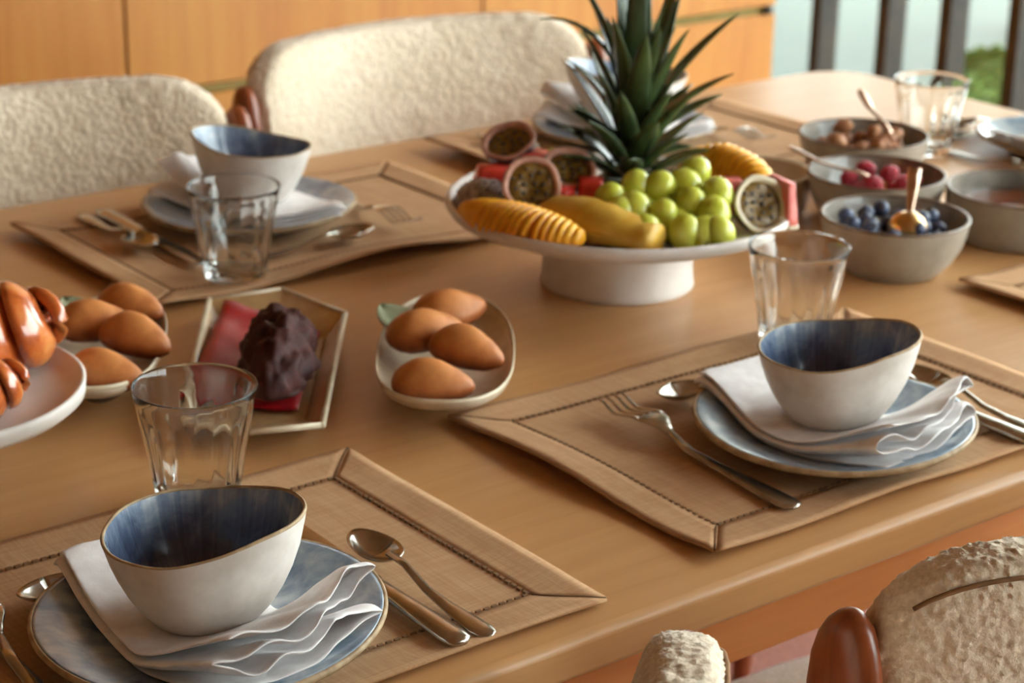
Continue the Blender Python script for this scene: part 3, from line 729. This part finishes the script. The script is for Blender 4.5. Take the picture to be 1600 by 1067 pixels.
# melon chunks
def chunk(name, label, u, v, z, size, rot, mat, rind=False, cat='melon'):
    t = thing(name, label, cat, fp(u, v, z), rot)
    sx, sy, sz = size
    secs = []
    for k in range(7):
        f = k/6; secs.append([(x*(1-.35*f)+.0015*nz(x*90, f*5, y*90), y*(1-.25*f), sz*f+.0015*nz(x*80, y*80, f)) for x, y in rrect(-sx, sx, -sy, sy, min(sx, sy)*.4, 3)])
    mk('flesh', loft(secs), mat, t)
    if rind: mk('rind', xf(loft([[(x*1.02, y*1.04, z) for x, y in rrect(-sx, sx, -sy, sy, min(sx, sy)*.4, 3)] for z in (-.0035, -.001, .0)])), 'rind', t)
chunk('watermelon_chunk', 'red watermelon chunk under the topmost passion fruit half', -.113, .004, .072, (.030, .018, .036), -.6, 'melon', True)
chunk('watermelon_chunk', 'red watermelon chunk between the passion fruit halves', -.076, .018, .072, (.022, .016, .046), .2, 'melon', True)
chunk('watermelon_chunk', 'red watermelon chunk low behind the front passion fruit half', -.056, -.030, .072, (.02, .014, .028), .5, 'melon', True)
chunk('watermelon_chunk', 'red watermelon chunk tucked against the pineapple base', -.028, -.022, .072, (.014, .014, .034), .9, 'melon', True)
chunk('melon_slice', 'pink melon slice upright at the right rim of the platter', .143, -.040, .076, (.006, .024, .038), -.2, 'melon_pink', True)
chunk('melon_slice', 'pink melon slice behind the grapes', .098, -.005, .072, (.02, .010, .032), -.5, 'melon_pink', True)
chunk('pineapple_chunk', 'small pale pineapple chunk right of the pineapple base', .045, .012, .070, (.012, .012, .034), .3, 'pineapple', False, 'pineapple')
lm = thing('lime_wedge', 'small lime green fruit wedge behind the passion fruit halves', 'lime', fp(-.062, .040, .094))
mk('flesh', sphere(1, 18, 10, lambda x, y, z: (x*.019, y*.012, max(0, z)*.024)), 'lime', lm); mk('peel', sphere(1, 18, 10, lambda x, y, z: (x*.0195, y*.0125, min(0, z)*.010)), 'lime', lm)
dg = thing('dragon_fruit_half', 'seeded dragon fruit piece, greyed for its shade, at the left rim of the platter', 'dragon fruit', fp(-.126, -.022, .074), ua)
mk('flesh', sphere(1, 28, 16, lambda x, y, z: (x*.030*(1+.04*nz(x*4, y*4, z*4)), y*.022, max(-.1, z)*.030*(1+.08*nz(x*3, y*3, 2)))), 'dragon', dg)
mk('skin', lathe([(.0305, -.0028), (.0312, .001), (.030, .004)], 28, lambda th, k, r, z: (r*math.cos(th), r*.75*math.sin(th), z)), 'dragon_skin', dg)
sp = []
for k in range(110):
    a, b = rng.random()*2*PI, math.asin(rng.uniform(.1, .95)); sp.append(xf(sphere(1, 5, 4, lambda x, y, z: (x*.0009, y*.0009, z*.0009)), (math.cos(a)*math.cos(b)*.030, math.sin(a)*math.cos(b)*.022, math.sin(b)*.030)))
tag(mk('seeds', join(*sp), 'black_seed', dg), kind='stuff')

# ------------------------------------------------------------------ condiment bowls
def grey_bowl(label, x, y, R=.0715, H=.056, style='round', group='grey condiment bowls'):
    t = thing('condiment_bowl', label, 'bowl', T(x, y), 0, group)
    if style == 'round':
        out = [(0, .002), (R*.55, .002), (R*.57, 0), (R*.62, 0), (R*.66, .004), (R*.80, H*.25), (R*.91, H*.5), (R*.97, H*.75), (R, H-.0012)]
        inn = [(R-.0042, H-.0012), (R*.90, H*.72), (R*.83, H*.5), (R*.72, H*.28), (R*.58, H*.17), (R*.3, H*.13), (0, H*.12)]
    else:
        out = [(0, .002), (R*.80, .002), (R*.82, 0), (R*.88, 0), (R*.93, .004), (R*.96, H*.25), (R*.98, H*.5), (R*.995, H*.75), (R, H-.0012)]
        inn = [(R-.0042, H-.0012), (R*.925, H*.72), (R*.91, H*.5), (R*.88, H*.25), (R*.8, H*.15), (R*.4, H*.13), (0, H*.12)]
    m = ('sand_ceramic', 'sand_ceramic', 'rind') if style == 'sand' else ('grey_ceramic', 'grey_inside', 'grey_rim')
    mk('outside', lathe(out, 64), m[0], t); mk('inside', lathe(inn, 64), m[1], t)
    mk('rim', lathe([(R+.0003, H-.0018), (R, H-.0004), (R-.002, H+.0002), (R-.0042, H-.0004), (R-.0045, H-.0018), (R-.002, H-.002)], 64, None, True), m[2], t)
    return t
BB, RB, NB, HB, IB = (1.447, 1.246), (1.550, 1.364), (1.660, 1.484), (1.643, 1.250), (1.488, 1.478)
grey_bowl('grey glazed bowl of blueberries, in front of the other grey bowls', *BB)
grey_bowl('grey glazed bowl of raspberries, between the blueberry and nut bowls', *RB)
grey_bowl('grey glazed bowl of nuts, furthest back of the grey bowls', *NB)
grey_bowl('straight sided grey dish of dark honey at the right edge', *HB, .077, .050, 'straight')
grey_bowl('empty sand coloured bowl between the fruit stand and grey bowls', *IB, .060, .042, 'sand', None)
def liquid(x, y, r, z):
    o = mk('honey', lathe([(0, .002), (r*.8, .002), (r, .0022), (r, -.002), (0, -.002)], 48), 'honey'); o.location = T(x, y, z)
    return tag(o, 'dark brown honey filling the straight sided grey dish', 'honey')
liquid(*HB, .0690, .029)
def scatter(n, cx, cy, rmax, z0, h, size, seed):
    g = random.Random(seed); out = []
    for k in range(n*40):
        if len(out) >= n: break
        a = g.random()*2*PI; r = rmax*math.sqrt(g.random()); x, y = r*math.cos(a), r*math.sin(a)
        lvl = 0
        for (px, py, pz) in out:
            d = math.hypot(px-x, py-y)
            if d < size*1.9: lvl = max(lvl, pz-z0+math.sqrt(max(0, (size*2)**2-d*d))*.9)
        bowlrise = .010*(r/rmax)**2
        z = z0+max(lvl, bowlrise)
        if z-z0 <= h: out.append((x, y, z))
    return [(cx+x, cy+y, z) for x, y, z in out]
bm_ = mesh('berry', sphere(.0082, 16, 12, lambda x, y, z: (x, y, z*.86 - (.0014 if z > .0072 else 0))), 'blueberry')
bc_ = mesh('calyx', lathe([(.0034, .0066), (.0028, .0076), (.0018, .0066)], 10), 'pf_seed')
def spill(pts, builder): 
    for p in pts: builder(p)
def blueberry(p):
    o = thing('blueberry', 'small dark blue blueberry heaped in the front grey bowl', 'blueberry', T(*p), 0, 'blueberries'); o.rotation_euler = (rng.uniform(-1, 1), rng.uniform(-1, 1), rng.random()*6)
    link('berry', bm_, o); link('calyx', bc_, o)
spill(scatter(48, *BB, .048, .0165, .036, .0082, 2), blueberry)
parts = []
for k in range(38):
    zf = 1-2*(k+.5)/38; a = k*2.39996; q = math.sqrt(1-zf*zf); parts.append(xf(sphere(1, 7, 5), (.0072*q*math.cos(a), .0072*q*math.sin(a), .0085*zf), (0, 0, 0), (.0027, .0027, .0027)))
rm_ = mesh('raspberry', join(*parts), 'raspberry')
def raspberry(p):
    o = link('raspberry', rm_); o.location = T(*p); o.rotation_euler = (rng.uniform(-1.5, 1.5), rng.uniform(-1.5, 1.5), rng.random()*6); tag(o, 'bright red raspberry in the middle grey bowl', 'raspberry', 'raspberries')
spill(scatter(20, *RB, .044, .018, .034, .0105, 4), raspberry)
nm_ = mesh('nut', sphere(1, 18, 12, lambda x, y, z: (x*.0112*(1+.3*nz(x*2.4, y*2.4, z*2.4)+.16*nz(x*7, y*7, z*7)), y*.0085*(1+.3*nz(x*3, y*3, z*3+4)), z*.0078*(1+.2*nz(x*4, y*4, z*4+8)))), 'nut')
def nut(p):
    o = link('nut', nm_); o.location = T(*p); o.rotation_euler = (rng.uniform(-.6, .6), rng.uniform(-.6, .6), rng.random()*6); tag(o, 'brown toasted nut in the furthest grey bowl', 'nut', 'nuts')
spill(scatter(34, *NB, .046, .017, .036, .0088, 6), nut)
def posed_spoon(label, tip, end, mat, bw=.013, bl=.042, flip=False, hw=.006):
    a, b = Vector(T(*end)), Vector(T(*tip)); d = b-a; L = d.length
    t = thing('serving_spoon', label, 'spoon', tuple(a), 0, 'serving spoons'); spoon_parts(t, L, bw, bl, mat, hw)
    y = d.normalized(); x = y.cross(Vector((0, 0, 1))).normalized(); z = x.cross(y)
    if flip: x, z = -x, -z
    t.rotation_mode = 'QUATERNION'; t.rotation_quaternion = Matrix((x, y, z)).transposed().to_quaternion()
posed_spoon('rose metal spoon leaning in the raspberry bowl', (RB[0]-.004, RB[1]-.035, .030), (1.512, 1.456, .066), 'rose_metal')
posed_spoon('thin spoon standing in the nut bowl', (NB[0]+.030, NB[1]-.022, .030), (1.722, 1.552, .082), 'rose_metal', .009, .03)
# round golden spoon lying back up on the blueberries
gs = thing('golden_spoon', 'round golden spoon lying face down on the blueberries', 'spoon', T(BB[0]-.004, BB[1]-.020, .050))
mk('bowl', lathe([(0, .014), (.008, .0125), (.0145, .008), (.0185, .001), (.0195, -.006), (.0185, -.006), (.0174, .0), (.0135, .0065), (0, .012)], 36), 'gold', gs)
hd = RU*.10 + RV*.42
mk('handle', tube([tuple(hd*.024+Vector((0, 0, .002))), tuple(hd*.05+Vector((0, 0, .010))), tuple(hd*.085+Vector((0, 0, .028))), tuple(hd*.115+Vector((0, 0, .043)))], [.0028, .0036, .0058, .0068], 10, .5), 'rose_metal', gs)

# ------------------------------------------------------------------ madeleines and their dishes
DIR = math.atan2(.785, .619)
def boat_dish(label, x, y, rz, L=.132, Wd=.056):
    t = thing('oval_dish', label, 'dish', T(x, y), rz, 'oval madeleine dishes')
    def fn(th, k, r, z):
        c, s = math.cos(th), math.sin(th); ex = 2/2.5
        return (math.copysign(abs(c)**ex, c)*r*L, math.copysign(abs(s)**ex, s)*r*Wd, z + .006*r**3*c*c)
    mk('dish', lathe([(0, .0165), (.4, .0168), (.7, .019), (.88, .0240), (.965, .0295), (.985, .0292), (.97, .024), (.85, .0175), (.6, .0135), (0, .012)], 72, fn), 'dish', t)
    mk('rim', lathe([(.958, .0290), (.968, .0312), (.985, .0318), (.998, .0305), (.996, .0280), (.975, .027)], 72, fn, True), 'tray_rim', t)
    mk('foot', lathe([(0, .0125), (.42, .0125), (.40, .004), (.45, 0), (.38, 0), (.36, .003), (0, .003)], 48, lambda th, k, r, z: (r*L*math.cos(th), r*Wd*math.sin(th), z)), 'grey_rim', t)
    return t
boat_dish('oval cream dish of madeleines in the middle of the table', .914, 1.245, DIR, .128)
boat_dish('oval cream dish of madeleines beside the pastry plate at left', .696, 1.413, DIR+.05, .112, .047)
def madeleine_mesh():
    # shell side down, humped back up, one end blunter than the other
    def f(x, y, z):
        e = (1-.34*x-.06*x*x); hump = math.exp(-((x+.1)**2*1.3+y*y*.8)/.5)
        xx = math.copysign(abs(x)**.92, x)*.0325
        return (xx, y*.0215*e, (z*.013 if z < 0 else z*(.0145+.0065*hump)*(1-.2*x)) + (.0006*math.cos(y*24) if z < -.2 else 0) + .0006*nz(x*3, y*3, z*3))
    return mesh('body', sphere(1, 36, 22, lambda a, b, c: f(c, b, a)), 'crust')
mm = madeleine_mesh()
def madeleine(label, x, y, z, rz, tilt=0, roll=0, s=1.0):
    o = link('madeleine', mm); o.location = T(x, y, z); o.rotation_euler = (roll, tilt, rz); o.scale = (s, s, s); tag(o, label, 'madeleine', 'golden madeleines')
va = ua                                                   # picture-wise horizontal direction on the table
for lab, x, y, z, rz, tl_, rl in (('furthest golden madeleine in the middle dish, raised on the others', .958, 1.300, .039, va+.35, -.12, .25), ('golden madeleine second from the back in the middle dish', .906, 1.263, .042, va+.35, -.1, .1),
                         ('golden madeleine third from the back in the middle dish', .912, 1.213, .040, va-.45, .1, 0), ('nearest golden madeleine in the middle dish', .856, 1.182, .034, va-.12, 0, .1),
                         ('furthest golden madeleine in the left dish', .748, 1.466, .037, va-.5, 0, .2), ('golden madeleine second from the back in the left dish', .697, 1.432, .043, va+.2, 0, .1),
                         ('golden madeleine third from the back in the left dish', .712, 1.388, .040, va-.5, .1, 0), ('nearest golden madeleine in the left dish, by the pastry plate', .661, 1.345, .034, va-.25, 0, .1)):
    madeleine(lab, x, y, z, rz, tl_, rl)
def flat_leaf(label, x, y, z, rz):
    n = 12
    def f(u, v):
        w = .021*math.sin(PI*min(1, .06+u*.94))**.7; return (-.024+.048*u, (v-.5)*2*w, .004*abs(v-.5)*2 + .006*u*u)
    o = mk('garnish_leaf', grid(14, 7, f), 'leaf'); o.location = T(x, y, z); o.rotation_euler = (0, -.15, rz); solidify(o, .0008, 0); tag(o, label, 'leaf', 'garnish leaves')
flat_leaf('grey green leaf under the madeleines at the back of the middle dish', .910, 1.304, .036, va+2.45)
flat_leaf('grey green leaf under the madeleines at the back of the left dish', .704, 1.470, .036, va+2.45)

# ------------------------------------------------------------------ tray with dark fruit paste on red paper
ca_, sa_ = math.cos(DIR), math.sin(DIR)
ty = thing('serving_tray', 'angular beige tray with a pale raised edge, left of the middle dish', 'tray', T(.806, 1.335))
def W2(px, py): return (px-.806, py-1.335)
outl = [W2(.918, 1.397), W2(.762, 1.192), W2(.700, 1.215), W2(.678, 1.262), W2(.840, 1.498), W2(.908, 1.484)]
def inset(P, k):
    cx = sum(p[0] for p in P)/len(P); cy = sum(p[1] for p in P)/len(P); return [(cx+(x-cx)*k, cy+(y-cy)*k) for x, y in P]
mk('base', loft([[(x, y, z) for x, y in inset(outl, k)] for k, z in ((.70, 0), (.74, 0), (.97, .0165), (.97, .0185), (.72, .006), (.70, .0055))]), 'tray', ty, False)
rp = [(x, y, .018) for x, y in inset(outl, .985)]
mk('edge', join(*[tube([rp[k], rp[(k+1) % 6]], .0026, 8) for k in range(6)], *[xf(sphere(.0028, 8, 6), p) for p in rp]), 'tray_rim', ty)
def paper(u, v):
    x = -.088 + .222*u; y = (-.036 + .088*v); X = x*ca_ - y*sa_; Y = x*sa_ + y*ca_
    return (X-.004, Y+.006, .0085 + .003*nz(u*5, v*4) + .010*sm(v, .6, 1) + .003*sm(u, .85, 1))
rpap = mk('red_paper', grid(26, 14, paper), 'red_paper'); rpap.location = T(.806, 1.335); solidify(rpap, .0006, 0); tag(rpap, 'shiny red paper sheet lying in the angular tray', 'paper')
def log_():
    def f(x, y, z):
        th = math.atan2(z, y); l = 1 + .16*nz(x*2.6, y*2.2, z*2.2) + .12*nz(x*6, y*5, z*5+3) + .08*math.sin(x*17+6*nz(x*2, y*2, z*2)) + .05*nz(x*14, y*12, z*12)
        return (x*.084*(1+.05*nz(y*2, z*2)), y*.0295*l, (z*.036*l if z > 0 else z*.012))
    o = mk('fruit_paste_loaf', sphere(1, 64, 48, lambda a, b, c: f(c, b, a)), 'choco'); o.location = T(.798, 1.312, .026); o.rotation_euler = (0, 0, DIR+.05)
    tag(o, 'dark purple brown lumpy loaf lying on red paper', 'loaf')
log_()

# ------------------------------------------------------------------ pastry plate at the left edge
PX, PY, PH = .520, 1.362, .034
pp = thing('pastry_stand', 'round white footed plate of pastries cut by the left edge of the photo', 'cake stand', T(PX, PY))
mk('dish', lathe([(0, PH+.008), (.085, PH+.0085), (.108, PH+.011), (.1165, PH+.018), (.1185, PH+.0188), (.1205, PH+.0175), (.1198, PH+.008), (.113, PH+.002), (.095, PH-.001), (.05, PH-.002), (0, PH-.002)], 90), 'white_ceramic', pp)
mk('foot', lathe([(0, PH-.002), (.052, PH-.002), (.050, PH-.010), (.052, .004), (.054, 0), (.047, 0), (.045, .003), (0, .003)], 60), 'white_ceramic', pp)
def croissant(label, loc, rz, s=1.0, tilt=(0, 0)):
    t = thing('croissant', label, 'pastry', loc, rz, 'glazed croissants'); t.rotation_euler = (tilt[0], tilt[1], rz); t.scale = (s, s, s)
    n = 8
    for k in range(n):
        f0, f1 = k/n, (k+1)/n
        secs = []
        for q in range(7):
            g = q/6; f = f0 + (f1-f0)*(g*1.22-.08); c = max(0., min(1., f)); a = (c-.5)*2.0
            env = math.sin(PI*(.08+.84*c))**.5*.030 + .003
            rr = env*(1+.26*math.sin(PI*min(1, g*.9+.18))-.14*g)
            cx, cy = .075*math.sin(a), .075*(1-math.cos(a)); d = Vector((math.cos(a), math.sin(a), 0)); nn = Vector((-math.sin(a), math.cos(a), 0))
            secs.append([tuple(Vector((cx, cy, .027)) + nn*rr*math.cos(w) + Vector((0, 0, 1))*rr*.86*math.sin(w) + d*.013*math.cos(w*1+.6)) for w in (2*PI*j/22 for j in range(22))])
        mk('layer', loft(secs), 'pastry', t)
    for sg in (-1, 1):                                       # rolled-up ends
        a = sg*1.0; d = Vector((math.cos(a), math.sin(a), 0)); nn = Vector((-math.sin(a), math.cos(a), 0)); c = Vector((.075*math.sin(a), .075*(1-math.cos(a)), .027))
        P = []
        for q in range(34):
            w = q*.42; rr = .018 - .015*q/33; P.append(c + d*sg*(-.004+.007*q/33) + nn*rr*math.cos(w) + Vector((0, 0, 1))*rr*.86*math.sin(w))
        mk('curl', tube(P, [.0048-.0018*q/33 for q in range(34)], 8), 'pastry', t)
def pq(u, v, z): p = RU*u + RV*v; return (PX+p.x, PY+p.y, TZ+PH+z)
croissant('glazed croissant at the back of the white plate, its curled end to the right', pq(-.010, .034, .010), ua-.12, 1.36)
croissant('glazed croissant at the front of the white plate, cut by the photo edge', pq(.030, -.054, .011), ua+.15, .80)
croissant('glazed croissant lying on top of the pastry heap at left edge', pq(-.060, -.006, .080), ua-.2, 1.0, (.1, .1))
